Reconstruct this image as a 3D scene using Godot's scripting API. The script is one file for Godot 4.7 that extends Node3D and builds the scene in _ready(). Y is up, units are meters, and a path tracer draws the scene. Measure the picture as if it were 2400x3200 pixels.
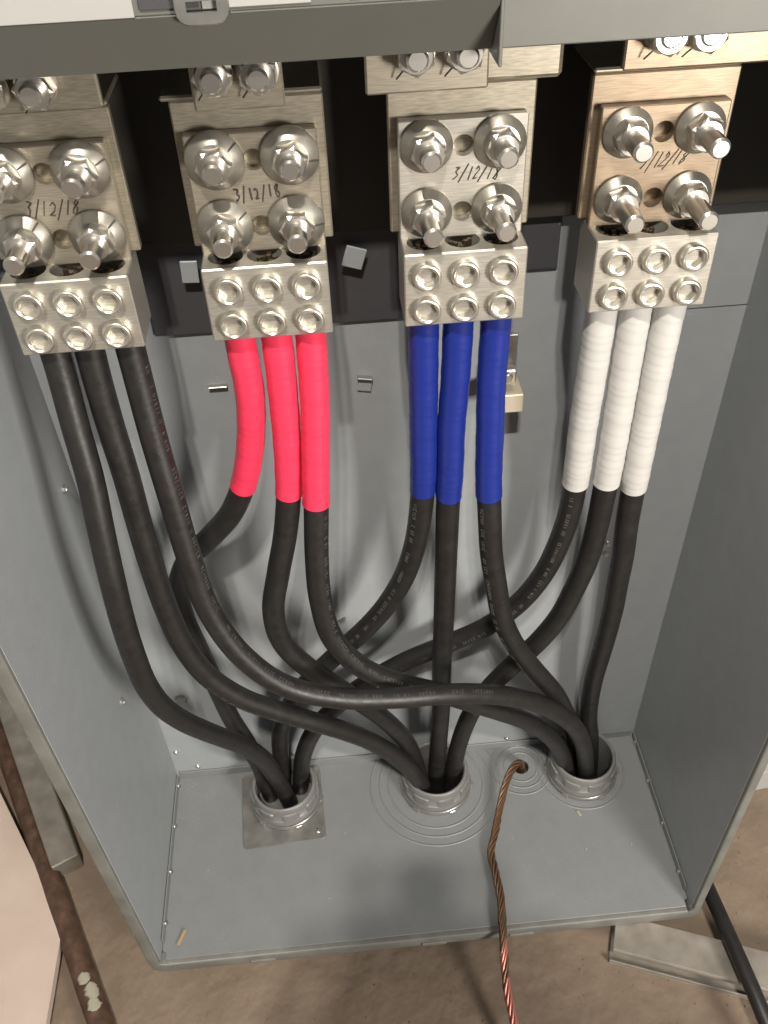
extends Node3D

var M := {}
var used := {}
var rng := RandomNumberGenerator.new()

func V(x: float, y: float, z: float) -> Vector3:
	return Vector3(x, y, z) * 0.001

# ---------------------------------------------------------------- naming
func numbered(called: String) -> String:
	var n: int = used.get(called, 0)
	used[called] = n + 1
	return called if n == 0 else "%s_%03d" % [called, n]

func thing(called: String, label: String, category: String, at := Vector3.ZERO, group := "") -> Node3D:
	var o := Node3D.new()
	o.name = numbered(called)
	add_child(o, true)
	o.position = at
	tag(o, label, category, group)
	return o

func tag(o: Node, label: String, category: String, group := "") -> void:
	o.set_meta("label", label)
	o.set_meta("category", category)
	if group != "":
		o.set_meta("group", group)

func part_name(parent: Node, called: String) -> String:
	if parent == self:
		return numbered(called)
	var n := 0
	var out := called
	while parent.has_node(out):
		n += 1
		out = "%s_%03d" % [called, n]
	return out

func obj(called: String, st: SurfaceTool, m: Material, parent: Node = self) -> MeshInstance3D:
	st.generate_normals()
	var o := MeshInstance3D.new()
	o.name = part_name(parent, called)
	o.mesh = st.commit()
	o.material_override = m
	parent.add_child(o, true)
	return o

func again(called: String, mesh: Mesh, m: Material, parent: Node, t: Transform3D) -> MeshInstance3D:
	var o := MeshInstance3D.new()
	o.name = part_name(parent, called)
	o.mesh = mesh
	o.material_override = m
	o.transform = t
	parent.add_child(o, true)
	return o

# ---------------------------------------------------------------- shapes
func mb() -> SurfaceTool:
	var st := SurfaceTool.new()
	st.begin(Mesh.PRIMITIVE_TRIANGLES)
	return st

func tri(st: SurfaceTool, a: Vector3, b: Vector3, c: Vector3) -> void:
	st.add_vertex(a)
	st.add_vertex(b)
	st.add_vertex(c)

const FLAT := 4294967295

# rings run counter-clockwise about the direction in which they follow each other
func loft(st: SurfaceTool, rings: Array, groups: Array, cap0 := true, cap1 := true) -> void:
	var n: int = rings[0].size()
	for i in rings.size() - 1:
		var g: int = groups[mini(i, groups.size() - 1)]
		st.set_smooth_group(FLAT if g < 0 else g)
		var p: PackedVector3Array = rings[i]
		var q: PackedVector3Array = rings[i + 1]
		for j in n:
			var k := (j + 1) % n
			tri(st, p[j], q[j], q[k])
			tri(st, p[j], q[k], p[k])
	st.set_smooth_group(FLAT)
	for e in 2:
		if (e == 0 and not cap0) or (e == 1 and not cap1):
			continue
		var r: PackedVector3Array = rings[0] if e == 0 else rings[-1]
		var c := Vector3.ZERO
		for v in r:
			c += v / n
		for j in n:
			var k := (j + 1) % n
			if e == 0:
				tri(st, c, r[j], r[k])
			else:
				tri(st, c, r[k], r[j])

# a closed ring strip (first ring joined to the last), for solids with a hole
func turned(st: SurfaceTool, t: Transform3D, profile: Array, n := 32, closed := false) -> void:
	# profile entries: [radius, height, group of the segment that follows, 1 = hexagon]
	var rings := []
	var groups := []
	for e in profile:
		var r := PackedVector3Array()
		for j in n:
			var a := TAU * j / n
			var rad: float = e[0]
			if e.size() > 3 and e[3] == 1:
				rad /= cos(fposmod(a, TAU / 6) - TAU / 12)
			r.append(t * Vector3(rad * sin(a), e[1], rad * cos(a)))
		rings.append(r)
		groups.append(e[2])
	if closed:
		rings.append(rings[0])
	loft(st, rings, groups, not closed and profile[0][0] > 0.00001, not closed and profile[-1][0] > 0.00001)

func rrect(hx: float, hy: float, r: float, k: int) -> PackedVector2Array:
	var out := PackedVector2Array()
	for c in 4:
		var cx := (hx - r) * (1 if c == 0 or c == 3 else -1)
		var cy := (hy - r) * (1 if c < 2 else -1)
		for i in k + 1:
			var a := PI / 2 * c + PI / 2 * i / k
			out.append(Vector2(cx + r * cos(a), cy + r * sin(a)))
	return out

# block with bevelled edges; size along the axes of t
func block(st: SurfaceTool, t: Transform3D, size: Vector3, bev := 0.0008, corner := -1.0, k := 1) -> void:
	var h := size / 2
	var cr := maxf(corner, bev)
	var rings := []
	for e in [[-h.z, bev], [-h.z + bev, 0.0], [h.z - bev, 0.0], [h.z, bev]]:
		var r := PackedVector3Array()
		for p in rrect(h.x - e[1], h.y - e[1], maxf(cr - e[1], 0.00012), k):
			r.append(t * Vector3(p.x, p.y, e[0]))
		rings.append(r)
	loft(st, rings, [-1] if k < 3 else [1, 2, 3])

func box(st: SurfaceTool, lo: Vector3, hi: Vector3, bev := 0.0008) -> void:
	block(st, Transform3D(Basis.IDENTITY, (lo + hi) / 2), hi - lo, bev)

# extrude a simple outline given in the x-y plane of t from z0 to z1
func slab(st: SurfaceTool, t: Transform3D, outline: PackedVector2Array, z0: float, z1: float) -> void:
	if Geometry2D.is_polygon_clockwise(outline):
		outline.reverse()
	st.set_smooth_group(FLAT)
	var ids := Geometry2D.triangulate_polygon(outline)
	for i in range(0, ids.size(), 3):
		var a := outline[ids[i]]
		var b := outline[ids[i + 1]]
		var c := outline[ids[i + 2]]
		if (b - a).cross(c - a) < 0:
			var s := b
			b = c
			c = s
		tri(st, t * Vector3(a.x, a.y, z1), t * Vector3(c.x, c.y, z1), t * Vector3(b.x, b.y, z1))
		tri(st, t * Vector3(a.x, a.y, z0), t * Vector3(b.x, b.y, z0), t * Vector3(c.x, c.y, z0))
	for i in outline.size():
		var a := outline[i]
		var b := outline[(i + 1) % outline.size()]
		tri(st, t * Vector3(a.x, a.y, z0), t * Vector3(a.x, a.y, z1), t * Vector3(b.x, b.y, z1))
		tri(st, t * Vector3(a.x, a.y, z0), t * Vector3(b.x, b.y, z1), t * Vector3(b.x, b.y, z0))

func curve_of(pts: Array) -> Curve3D:
	var c := Curve3D.new()
	c.bake_interval = 0.002
	for i in pts.size():
		var d: Vector3 = (pts[mini(i + 1, pts.size() - 1)] - pts[maxi(i - 1, 0)]) / 6.0
		c.add_point(pts[i], -d, d)
	return c

# frames along a curve, parallel transported: [position, side, up, along]
func frames(c: Curve3D, s0: float, s1: float, step: float, first := Vector3.BACK) -> Array:
	var out := []
	var n := maxi(int(ceil((s1 - s0) / step)), 1)
	var up := first
	var pos: float
	# carry the frame from the start of the curve, so that all parts of one cable agree
	var s := 0.0
	while s < s0:
		var w := (c.sample_baked(s + 0.002) - c.sample_baked(maxf(s - 0.002, 0))).normalized()
		up = (up - w * up.dot(w)).normalized()
		s += 0.004
	for i in n + 1:
		pos = lerpf(s0, s1, float(i) / n)
		var w := (c.sample_baked(pos + 0.003, true) - c.sample_baked(maxf(pos - 0.003, 0), true)).normalized()
		up = (up - w * up.dot(w)).normalized()
		out.append([c.sample_baked(pos, true), up.cross(w).normalized(), up, w, pos])
	return out

func tube(st: SurfaceTool, fr: Array, radius: Callable, n := 20, caps := true) -> void:
	var rings := []
	for f in fr:
		var r := PackedVector3Array()
		for j in n:
			var a := TAU * j / n
			var rad: float = radius.call(f[4], a)
			r.append(f[0] + (f[1] * cos(a) + f[2] * sin(a)) * rad)
		rings.append(r)
	loft(st, rings, [1], caps, caps)

func bar(st: SurfaceTool, a: Vector3, b: Vector3, r: float, n := 10) -> void:
	var w := (b - a).normalized()
	var s := w.cross(Vector3.UP if absf(w.y) < 0.9 else Vector3.RIGHT).normalized()
	var u := w.cross(s)
	var r0 := PackedVector3Array()
	var r1 := PackedVector3Array()
	for j in n:
		var d := s * cos(TAU * j / n) + u * sin(TAU * j / n)
		r0.append(a + d * r)
		r1.append(b + d * r)
	loft(st, [r0, r1], [1])

func facing_z(at: Vector3, spin := 0.0) -> Transform3D:
	# y of the profile points out of the wall (+z)
	return Transform3D(Basis(Vector3.RIGHT, PI / 2) * Basis(Vector3.UP, spin), at)

func upright(at: Vector3) -> Transform3D:
	return Transform3D(Basis.IDENTITY, at)

# a solid with pieces cut out of it
func cut(called: String, solid: SurfaceTool, holes: Array, m: Material, parent: Node) -> Node3D:
	solid.generate_normals()
	var c := CSGCombiner3D.new()
	c.name = part_name(parent, called)
	parent.add_child(c, true)
	var body := CSGMesh3D.new()
	body.mesh = solid.commit()
	body.material = m
	c.add_child(body, true)
	for h in holes:
		# [centre, radius, length, axis] or [centre, size]
		if h.size() == 2:
			var b := CSGBox3D.new()
			b.size = h[1]
			b.position = h[0]
			b.operation = CSGShape3D.OPERATION_SUBTRACTION
			b.material = m
			c.add_child(b, true)
		else:
			var y := CSGCylinder3D.new()
			y.radius = h[1]
			y.height = h[2]
			y.sides = 32
			y.position = h[0]
			if h[3] == "z":
				y.rotation.x = PI / 2
			y.operation = CSGShape3D.OPERATION_SUBTRACTION
			y.material = m
			c.add_child(y, true)
	return c

# ---------------------------------------------------------------- materials
func noise_tex(freq: float, octaves: int, lo: Color, hi: Color, sd: int, size := 512, kind := FastNoiseLite.TYPE_SIMPLEX_SMOOTH) -> NoiseTexture2D:
	var f := FastNoiseLite.new()
	f.noise_type = kind
	f.seed = sd
	f.frequency = freq
	f.fractal_octaves = octaves
	var g := Gradient.new()
	g.set_color(0, lo)
	g.set_color(1, hi)
	var t := NoiseTexture2D.new()
	t.width = size
	t.height = size
	t.seamless = true
	t.noise = f
	t.color_ramp = g
	return t

func bump_tex(freq: float, octaves: int, sd: int, strength := 4.0) -> NoiseTexture2D:
	var f := FastNoiseLite.new()
	f.seed = sd
	f.frequency = freq
	f.fractal_octaves = octaves
	var t := NoiseTexture2D.new()
	t.width = 512
	t.height = 512
	t.seamless = true
	t.as_normal_map = true
	t.bump_strength = strength
	t.noise = f
	return t

func lin(r: float, g: float, b: float) -> Color:
	return Color(r, g, b).linear_to_srgb()

func mat(called: String, c: Color, rough: float, metal := 0.0, spec := 0.5) -> StandardMaterial3D:
	var m := StandardMaterial3D.new()
	m.resource_name = called
	m.albedo_color = c
	m.roughness = rough
	m.metallic = metal
	m.metallic_specular = spec
	M[called] = m
	return m

func tri_tex(m: StandardMaterial3D, tex: Texture2D, scale: Vector3) -> void:
	m.albedo_texture = tex
	m.uv1_triplanar = true
	m.uv1_world_triplanar = true
	m.uv1_scale = scale

func rough_tex(m: StandardMaterial3D, tex: Texture2D) -> void:
	m.roughness_texture = tex
	m.roughness_texture_channel = BaseMaterial3D.TEXTURE_CHANNEL_RED
	m.roughness = 1.0

func make_materials() -> void:
	var g := func(v: float) -> Color: return Color(v, v, v)
	var fine := noise_tex(0.02, 5, g.call(0.965), g.call(1.0), 3)
	var blotch := noise_tex(0.008, 5, g.call(0.80), g.call(1.0), 4)
	var dusty := noise_tex(0.015, 5, g.call(0.70), g.call(1.0), 21)
	var brushed := noise_tex(0.05, 3, g.call(0.80), g.call(1.0), 5)
	var peel := bump_tex(0.12, 2, 6, 1.0)
	var grain := bump_tex(0.05, 4, 7, 3.0)
	var smudge := noise_tex(0.010, 4, g.call(0.36), g.call(0.46), 8)
	var scuff := noise_tex(0.03, 4, g.call(0.34), g.call(0.58), 9)
	# grey enamel of the cabinet
	var m := mat("grey_paint", lin(0.280, 0.300, 0.315), 0.42)
	tri_tex(m, fine, Vector3(3, 3, 3))
	rough_tex(m, smudge)
	m.normal_enabled = true
	m.normal_texture = peel
	m.normal_scale = 0.12
	m = mat("plate_paint", lin(0.180, 0.190, 0.195), 0.36)
	tri_tex(m, fine, Vector3(3, 3, 3))
	rough_tex(m, smudge)
	m.normal_enabled = true
	m.normal_texture = peel
	m.normal_scale = 0.1
	m = mat("edge_paint", lin(0.165, 0.165, 0.152), 0.45)
	tri_tex(m, blotch, Vector3(5, 5, 5))
	m = mat("cover_paint", lin(0.115, 0.118, 0.105), 0.5)
	tri_tex(m, fine, Vector3(3, 3, 3))
	m = mat("black_sheet", lin(0.034, 0.030, 0.025), 0.55)
	tri_tex(m, fine, Vector3(4, 4, 4))
	m = mat("dark_sheet", lin(0.050, 0.051, 0.056), 0.5)
	tri_tex(m, fine, Vector3(4, 4, 4))
	# tinned aluminium of the lugs, brushed sideways
	m = mat("tin", lin(0.56, 0.535, 0.475), 0.40, 0.7)
	tri_tex(m, brushed, Vector3(2, 40, 40))
	m = mat("tin_warm", lin(0.47, 0.425, 0.345), 0.40, 0.75)
	tri_tex(m, brushed, Vector3(2, 40, 40))
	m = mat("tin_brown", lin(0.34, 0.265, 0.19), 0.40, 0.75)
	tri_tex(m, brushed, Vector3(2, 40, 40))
	m = mat("bus", lin(0.43, 0.39, 0.31), 0.42, 0.75)
	tri_tex(m, brushed, Vector3(3, 25, 25))
	m = mat("bright_zinc", lin(0.68, 0.66, 0.62), 0.28, 0.95)
	m = mat("washer", lin(0.46, 0.435, 0.38), 0.38, 0.85)
	tri_tex(m, blotch, Vector3(20, 20, 20))
	m = mat("screw", lin(0.66, 0.635, 0.57), 0.30, 0.9)
	m = mat("ink", lin(0.03, 0.025, 0.02), 0.6)
	m = mat("strand_dark", lin(0.085, 0.062, 0.042), 0.45, 0.6)
	# insulation and tape
	m = mat("rubber", lin(0.018, 0.0168, 0.0162), 0.46, 0.0, 0.5)
	tri_tex(m, dusty, Vector3(6, 6, 6))
	rough_tex(m, scuff)
	m.normal_enabled = true
	m.normal_texture = grain
	m.normal_scale = 0.15
	m = mat("print", lin(0.066, 0.064, 0.060), 0.6)
	m = mat("red_tape", lin(0.72, 0.036, 0.088), 0.36)
	m = mat("blue_tape", lin(0.009, 0.022, 0.19), 0.33)
	m = mat("white_tape", lin(0.47, 0.465, 0.45), 0.40)
	# fittings
	m = mat("bushing_plastic", lin(0.155, 0.155, 0.152), 0.38)
	tri_tex(m, fine, Vector3(6, 6, 6))
	m = mat("galvanized", lin(0.42, 0.42, 0.40), 0.32, 0.75)
	tri_tex(m, blotch, Vector3(7, 7, 7))
	m = mat("galvanized_dull", lin(0.34, 0.31, 0.27), 0.40, 0.4)
	tri_tex(m, blotch, Vector3(6, 6, 6))
	m = mat("plate_steel", lin(0.22, 0.217, 0.205), 0.34, 0.35)
	tri_tex(m, blotch, Vector3(9, 9, 9))
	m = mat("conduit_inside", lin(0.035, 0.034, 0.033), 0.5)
	m = mat("copper_old", lin(0.20, 0.118, 0.070), 0.42, 0.6)
	tri_tex(m, blotch, Vector3(14, 14, 14))
	m = mat("copper_pink", lin(0.47, 0.185, 0.15), 0.38, 0.55)
	# outside the cabinet
	m = mat("concrete", lin(0.185, 0.140, 0.102), 0.75)
	tri_tex(m, noise_tex(0.012, 7, Color(0.90, 0.89, 0.88), Color(1, 1, 1), 11, 1024), Vector3(1.1, 1.1, 1.1))
	m.normal_enabled = true
	m.normal_texture = grain
	m.normal_scale = 0.3
	m = mat("grit", lin(0.17, 0.125, 0.09), 0.9)
	m = mat("rust", lin(0.15, 0.09, 0.065), 0.55, 0.2)
	tri_tex(m, noise_tex(0.012, 5, Color(0.6, 0.55, 0.5), Color(1, 1, 1), 12), Vector3(9, 9, 9))
	m = mat("board", lin(0.52, 0.425, 0.37), 0.7)
	tri_tex(m, noise_tex(0.006, 4, Color(0.95, 0.94, 0.93), Color(1, 1, 1), 13), Vector3(4, 4, 4))
	m = mat("paper", lin(0.33, 0.33, 0.32), 0.6)
	m = mat("yellow_paper", lin(0.45, 0.42, 0.20), 0.7)
	m = mat("plaster", lin(0.30, 0.28, 0.22), 0.8)
	m = mat("chip_wood", lin(0.30, 0.21, 0.12), 0.7)
	m = mat("cream", lin(0.45, 0.40, 0.31), 0.45, 0.3)
	m = mat("phone_shell", lin(0.02, 0.02, 0.022), 0.4)
	m = mat("phone_glass", lin(0.01, 0.01, 0.012), 0.1)
	m = mat("person", Color(1, 1, 1), 0.7)
	m.vertex_color_use_as_albedo = true
	m = mat("lamp_shell", lin(0.1, 0.1, 0.1), 0.5)
	m = mat("lamp_glow", Color(1, 1, 1), 0.4)
	m.emission_enabled = true
	m.emission = Color(1.0, 0.965, 0.915)
	m.emission_energy_multiplier = 12.0
	m = mat("panel_glow", Color(1, 1, 1), 0.4)
	m.emission_enabled = true
	m.emission = Color(1.0, 0.97, 0.93)
	m.emission_energy_multiplier = 3.0

# ---------------------------------------------------------------- the cabinet
const CW := 0.6
const CD := 0.23
const BUSH := [0.1405, 0.331, 0.519]
const BUSH_Z := 0.045
const LUG_X := [0.0792, 0.2083, 0.3404, 0.4683]
const FACE := 0.086

func rivet_mesh(r: float, h: float) -> ArrayMesh:
	var st := mb()
	turned(st, Transform3D.IDENTITY, [[r, -0.002, 0], [r, h * 0.25, 1], [r * 0.8, h * 0.75, 1], [r * 0.4, h, 1], [0.00001, h * 1.05, 1]], 12)
	st.generate_normals()
	return st.commit()

func hex_head_mesh(r: float, h: float) -> ArrayMesh:
	var st := mb()
	turned(st, Transform3D.IDENTITY, [[r * 1.35, -0.001, 0], [r * 1.35, h * 0.22, 2], [r, h * 0.25, -1, 1], [r, h * 0.8, -1, 1], [r * 0.85, h, -1], [0.00001, h, -1]], 24)
	st.generate_normals()
	return st.commit()

func build_cabinet() -> void:
	var cab := thing("electrical_cabinet", "open grey steel electrical cabinet holding the lugs and cables", "cabinet")
	var top := 1.32
	var st := mb()
	box(st, Vector3(-0.002, -0.004, -0.004), Vector3(CW + 0.002, top, 0.0))
	obj("back_panel", st, M.grey_paint, cab)
	# side walls with a rounded front return
	for s in [-1, 1]:
		var x0: float = 0.0 if s < 0 else CW
		st = mb()
		box(st, Vector3(x0 + minf(s * 0.002, 0), -0.004, -0.0035), Vector3(x0 + maxf(s * 0.002, 0), top, CD + 0.001), 0.0003)
		obj("side_panel", st, M.grey_paint, cab)
	# floor plate with its openings
	st = mb()
	box(st, Vector3(0.0004, -0.003, 0.0004), Vector3(CW - 0.0004, 0.0, CD - 0.001), 0.0003)
	var holes := []
	for x in BUSH:
		holes.append([Vector3(x, 0, BUSH_Z), 0.0372, 0.02, "y"])
	holes.append([Vector3(0.4435, 0, 0.032), 0.0105, 0.02, "y"])
	cut("floor_plate", st, holes, M.plate_paint, cab)
	st = mb()
	# one folded rim runs down the left side, along the floor and up the right side
	var path := []
	for p in [[-0.0064, top], [-0.0064, 0.006], [-0.0056, 0.0005], [-0.0035, -0.0040], [0.0005, -0.0075], [0.006, -0.0092], [CW - 0.005, -0.0092], [CW + 0.0005, -0.0075], [CW + 0.0030, -0.0040], [CW + 0.0046, 0.0005], [CW + 0.0050, 0.006], [CW + 0.0050, top]]:
		path.append(Vector3(p[0], p[1], CD))
	var rings := []
	for k in path.size():
		var along: Vector3 = (path[mini(k + 1, path.size() - 1)] - path[maxi(k - 1, 0)]).normalized()
		var out := along.cross(Vector3.BACK).normalized()
		var wide: float = lerpf(0.0061, 0.0046, clampf(path[k].x / CW, 0, 1)) if path[k].y > 0.0 else 0.0088
		var r := PackedVector3Array()
		for q in rrect(wide, 0.0075, 0.002, 3):
			r.append(path[k] + out * q.x + Vector3.BACK * (q.y - 0.002))
		rings.append(r)
	loft(st, rings, [1])
	var lip := obj("front_flange", st, M.edge_paint, cab)
	for x in [0.112, 0.305, 0.405]:
		st = mb()
		block(st, Transform3D(Basis.IDENTITY, Vector3(x, -0.0125, CD + 0.0058)), Vector3(0.028, 0.006, 0.003), 0.0008)
		obj("spot_tab", st, M.edge_paint, lip)
	# upturned flanges of the floor plate along three walls
	for f in [[Vector3(0.0006, 0.0, 0.004), Vector3(0.0022, 0.0125, CD - 0.018)], [Vector3(CW - 0.0022, 0.0, 0.004), Vector3(CW - 0.0006, 0.0125, CD - 0.018)], [Vector3(0.004, 0.0, 0.0006), Vector3(CW - 0.004, 0.0135, 0.0022)]]:
		st = mb()
		box(st, f[0], f[1], 0.0005)
		obj("floor_flange", st, M.plate_paint, cab)
	var riv := rivet_mesh(0.0028, 0.0022)
	for z in [0.016, 0.072, 0.13, 0.191]:
		again("rivet", riv, M.bright_zinc, cab, Transform3D(Basis(Vector3.FORWARD, PI / 2), Vector3(0.0022, 0.006, z)))
		again("rivet", riv, M.bright_zinc, cab, Transform3D(Basis(Vector3.FORWARD, -PI / 2), Vector3(CW - 0.0022, 0.006, z)))
	for p in [[0.029, 0.022], [0.008, 0.058], [0.30, 0.02], [0.43, 0.02]]:
		again("rivet", riv, M.bright_zinc, cab, facing_z(Vector3(p[0], p[1], 0.001)))
	# screws in the walls
	var screw := hex_head_mesh(0.0028, 0.004)
	for p in [[Vector3(0.517, 0.366, 0), 0.3], [Vector3(0.517, 0.352, 0), 0.9], [Vector3(0.012, 0.637, 0), 0.2]]:
		again("screw", screw, M.bright_zinc, cab, facing_z(p[0], p[1]))
	for p in [Vector3(0.0, 0.168, 0.004), Vector3(0.0, 0.275, 0.079), Vector3(0.0, 0.300, 0.006), Vector3(0.0, 0.523, 0.03)]:
		again("screw", screw, M.galvanized if p.z > 0.02 else M.bright_zinc, cab, Transform3D(Basis(Vector3.FORWARD, PI / 2), p))
	again("hex_bolt", hex_head_mesh(0.0062, 0.006), M.galvanized, cab, facing_z(Vector3(0.035, 0.166, 0), 0.2))
	# formed tabs on the back wall
	for t in [[Vector3(0.144, 0.712, 0.012), Vector3(0.013, 0.018, 0.002), 0.05], [Vector3(0.27, 0.714, 0.012), Vector3(0.016, 0.017, 0.002), 0.32], [Vector3(0.273, 0.590, 0.0012), Vector3(0.012, 0.014, 0.0022), 0.18]]:
		st = mb()
		block(st, Transform3D(Basis(Vector3.BACK, -t[2]), t[0]), t[1], 0.0005)
		obj("mounting_tab", st, M.grey_paint, cab)
	for t in [[Vector3(0.273, 0.5975, 0.003), 0.18, 0.013], [Vector3(0.147, 0.600, 0.002), 0.0, 0.016], [Vector3(0.233, 0.283, 0.002), -0.7, 0.009]]:
		st = mb()
		block(st, Transform3D(Basis(Vector3.BACK, -t[1]), t[0]), Vector3(t[2], 0.0016, 0.006), 0.0004)
		obj("punched_lip", st, M.galvanized, cab)
	st = mb()
	box(st, Vector3(0.545, 0.6395, 0), Vector3(CW, 0.6402, 0.0004), 0.0001)
	obj("seam", st, M.dark_sheet, cab)
	# black barriers behind the busbars
	st = mb()
	box(st, Vector3(0.001, 0.734, 0.001), Vector3(CW - 0.001, top, 0.010), 0.001)
	obj("insulating_barrier", st, M.black_sheet, cab)
	st = mb()
	box(st, Vector3(0.105, 0.653, 0.0008), Vector3(0.31, 0.738, 0.0035), 0.0006)
	box(st, Vector3(0.3102, 0.688, 0.0008), Vector3(0.432, 0.738, 0.0035), 0.0006)
	obj("insulating_sheet", st, M.dark_sheet, cab)
	# concentric knock-outs stamped into the floor plate
	for k in [[BUSH[1], BUSH_Z, 0.060], [BUSH[1], BUSH_Z, 0.0715], [BUSH[1], BUSH_Z, 0.083], [0.4435, 0.032, 0.021], [0.4435, 0.032, 0.030], [0.4435, 0.032, 0.039], [BUSH[2], BUSH_Z, 0.054]]:
		st = mb()
		var r: float = k[2]
		turned(st, upright(Vector3(k[0], 0, k[1])), [[r - 0.0013, -0.0005, 1], [r + 0.0013, -0.0005, 1], [r + 0.0013, 0.0, 1], [r, 0.00028, 1], [r - 0.0013, 0.0, 1]], 72, true)
		obj("knockout_ring", st, M.plate_paint, cab)
	# the cover of the upper compartment: only its lower edge hangs into the view
	st = mb()
	box(st, Vector3(0.002, 0.9195, 0.1492), Vector3(0.3475, 1.3, 0.1520), 0.0008)
	# left part: the edge is folded back and down; right part: a flat plate set further back
	slab(st, Transform3D(Basis(Vector3.BACK, Vector3.UP, Vector3.LEFT), Vector3.ZERO), PackedVector2Array([Vector2(0.1520, 0.9190), Vector2(0.1505, 0.9202), Vector2(0.1286, 0.8905), Vector2(0.1302, 0.8890)]), -0.3475, -0.002)
	var cover := obj("upper_cover", st, M.cover_paint, cab)
	st = mb()
	box(st, Vector3(0.3485, 0.8845, 0.1130), Vector3(CW - 0.002, 1.3, 0.1158), 0.0008)
	box(st, Vector3(0.3480, 0.8850, 0.1162), Vector3(0.3500, 1.3, 0.1500), 0.0005)
	obj("cover_plate", st, M.cover_paint, cab)
	for q in [[0.004, 0.165, M.paper, "white_label", 0.9196], [0.1678, 0.1970, M.dark_sheet, "dark_gap_patch", 0.9225], [0.1985, 0.2522, M.paper, "white_label", 0.9216], [0.2705, 0.310, M.paper, "white_label", 0.9222]]:  # dark strip between the labels: shade of an open gap put in as colour
		st = mb()
		box(st, Vector3(q[0], q[4], 0.1521), Vector3(q[1], 0.985, 0.1530), 0.0003)
		obj(q[3], st, q[2], cover)
	st = mb()
	block(st, Transform3D(Basis.IDENTITY, Vector3(0.1985, 0.9255, 0.1552)), Vector3(0.027, 0.021, 0.0025), 0.0007, 0.007, 4)
	cut("latch_tab", st, [[Vector3(0.1985, 0.9235, 0.1552), Vector3(0.015, 0.005, 0.02)]], M.galvanized, cover)

# ---------------------------------------------------------------- busbars and lugs
func stud(parent: Node, at: Vector3, length: float, spin: float, mark: float, washer_r := 0.0187) -> void:
	var g := Node3D.new()
	g.name = part_name(parent, "stud_assembly")
	parent.add_child(g, true)
	var st := mb()
	turned(st, facing_z(at), [[0.008, -0.0005, 0], [washer_r, 0.0, 0], [washer_r, 0.0022, 1], [washer_r - 0.0006, 0.0030, 1], [0.0118, 0.0068, 2], [0.0108, 0.0070, 3], [0.0070, 0.0070, 3]], 40)
	obj("spring_washer", st, M.washer, g)
	st = mb()
	var n0 := 0.0069
	turned(st, facing_z(at, spin), [[0.0100, n0, -1, 1], [0.0100, n0 + 0.0078, -1, 1], [0.0092, n0 + 0.0094, -1], [0.0066, n0 + 0.0094, -1]], 24)
	obj("nut", st, M.bright_zinc, g)
	st = mb()
	var r := 0.0064
	var prof := [[r, 0.006, 1]]
	var z := 0.0165
	prof.append([r, z, 1])
	while z < length - 0.003:
		prof.append([r - 0.00022, z + 0.0007, 1])
		prof.append([r, z + 0.0014, 1])
		z += 0.0014
	prof.append([r, length - 0.0016, 2])
	prof.append([r - 0.0014, length, 3])
	prof.append([0.00001, length, 3])
	turned(st, facing_z(at), prof, 28)
	obj("threaded_stud", st, M.bright_zinc, g)
	if mark > -9:
		st = mb()
		var d := Vector3(cos(mark), sin(mark), 0)
		var slope := Basis(Vector3(cos(mark), sin(mark), 0), Vector3(-sin(mark), cos(mark), 0), Vector3.BACK)
		slope = slope * Basis(Vector3.UP, 0.48)
		block(st, Transform3D(slope, at + d * 0.0150 + Vector3(0, 0, 0.0052)), Vector3(0.0072, 0.0010, 0.0006), 0.0002)
		obj("torque_mark", st, M.ink, g)

const STROKES := {
	"3": [[0.1, 0.95, 0.75, 0.95, 0.35, 0.6, 0.75, 0.4, 0.6, 0.05, 0.05, 0.0]],
	"/": [[0.7, 1.15, 0.1, -0.25]],
	"1": [[0.4, 1.0, 0.36, 0.0]],
	"2": [[0.1, 0.75, 0.35, 1.0, 0.7, 0.8, 0.5, 0.4, 0.05, 0.05, 0.8, 0.08]],
	"8": [[0.75, 0.9, 0.4, 1.0, 0.2, 0.75, 0.7, 0.35, 0.6, 0.0, 0.2, 0.05, 0.25, 0.4, 0.65, 0.7, 0.75, 0.9]],
}

func handwriting(st: SurfaceTool, words: String, at: Vector3, h: float, width: float, tilt: float, slant := 0.12, shake := 0.04, pen := 0.0005) -> void:
	var n := words.length()
	for i in n:
		var lift := rng.randf_range(-0.08, 0.08) * h
		for s in STROKES[words[i]]:
			var p := []
			for k in range(0, s.size(), 2):
				var q := Vector2((float(i) / n - 0.5) * width + (s[k] - 0.4) * width / n * 0.85 + (s[k + 1] - 0.5) * h * slant, (s[k + 1] - 0.5) * h)
				q = q.rotated(tilt) + Vector2(rng.randf_range(-1, 1), rng.randf_range(-1, 1)) * h * shake
				p.append(at + Vector3(q.x, q.y + lift, 0))
			for k in p.size() - 1:
				bar(st, p[k], p[k + 1], pen * rng.randf_range(0.75, 1.2), 6)

func set_screw_mesh(spin: float) -> ArrayMesh:
	var st := mb()
	var R := Transform3D(Basis(Vector3.UP, spin), Vector3.ZERO)
	turned(st, R, [[0.0098, -0.002, 1], [0.0098, 0.0034, 1], [0.0096, 0.0046, 1], [0.0088, 0.0054, 1], [0.0079, 0.0055, 2], [0.0068, 0.0046, -1], [0.0059, 0.0044, -1, 1], [0.0057, -0.0018, -1, 1], [0.0028, -0.0030, 3], [0.00001, -0.0036, 3]], 36)
	st.generate_normals()
	return st.commit()

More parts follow.
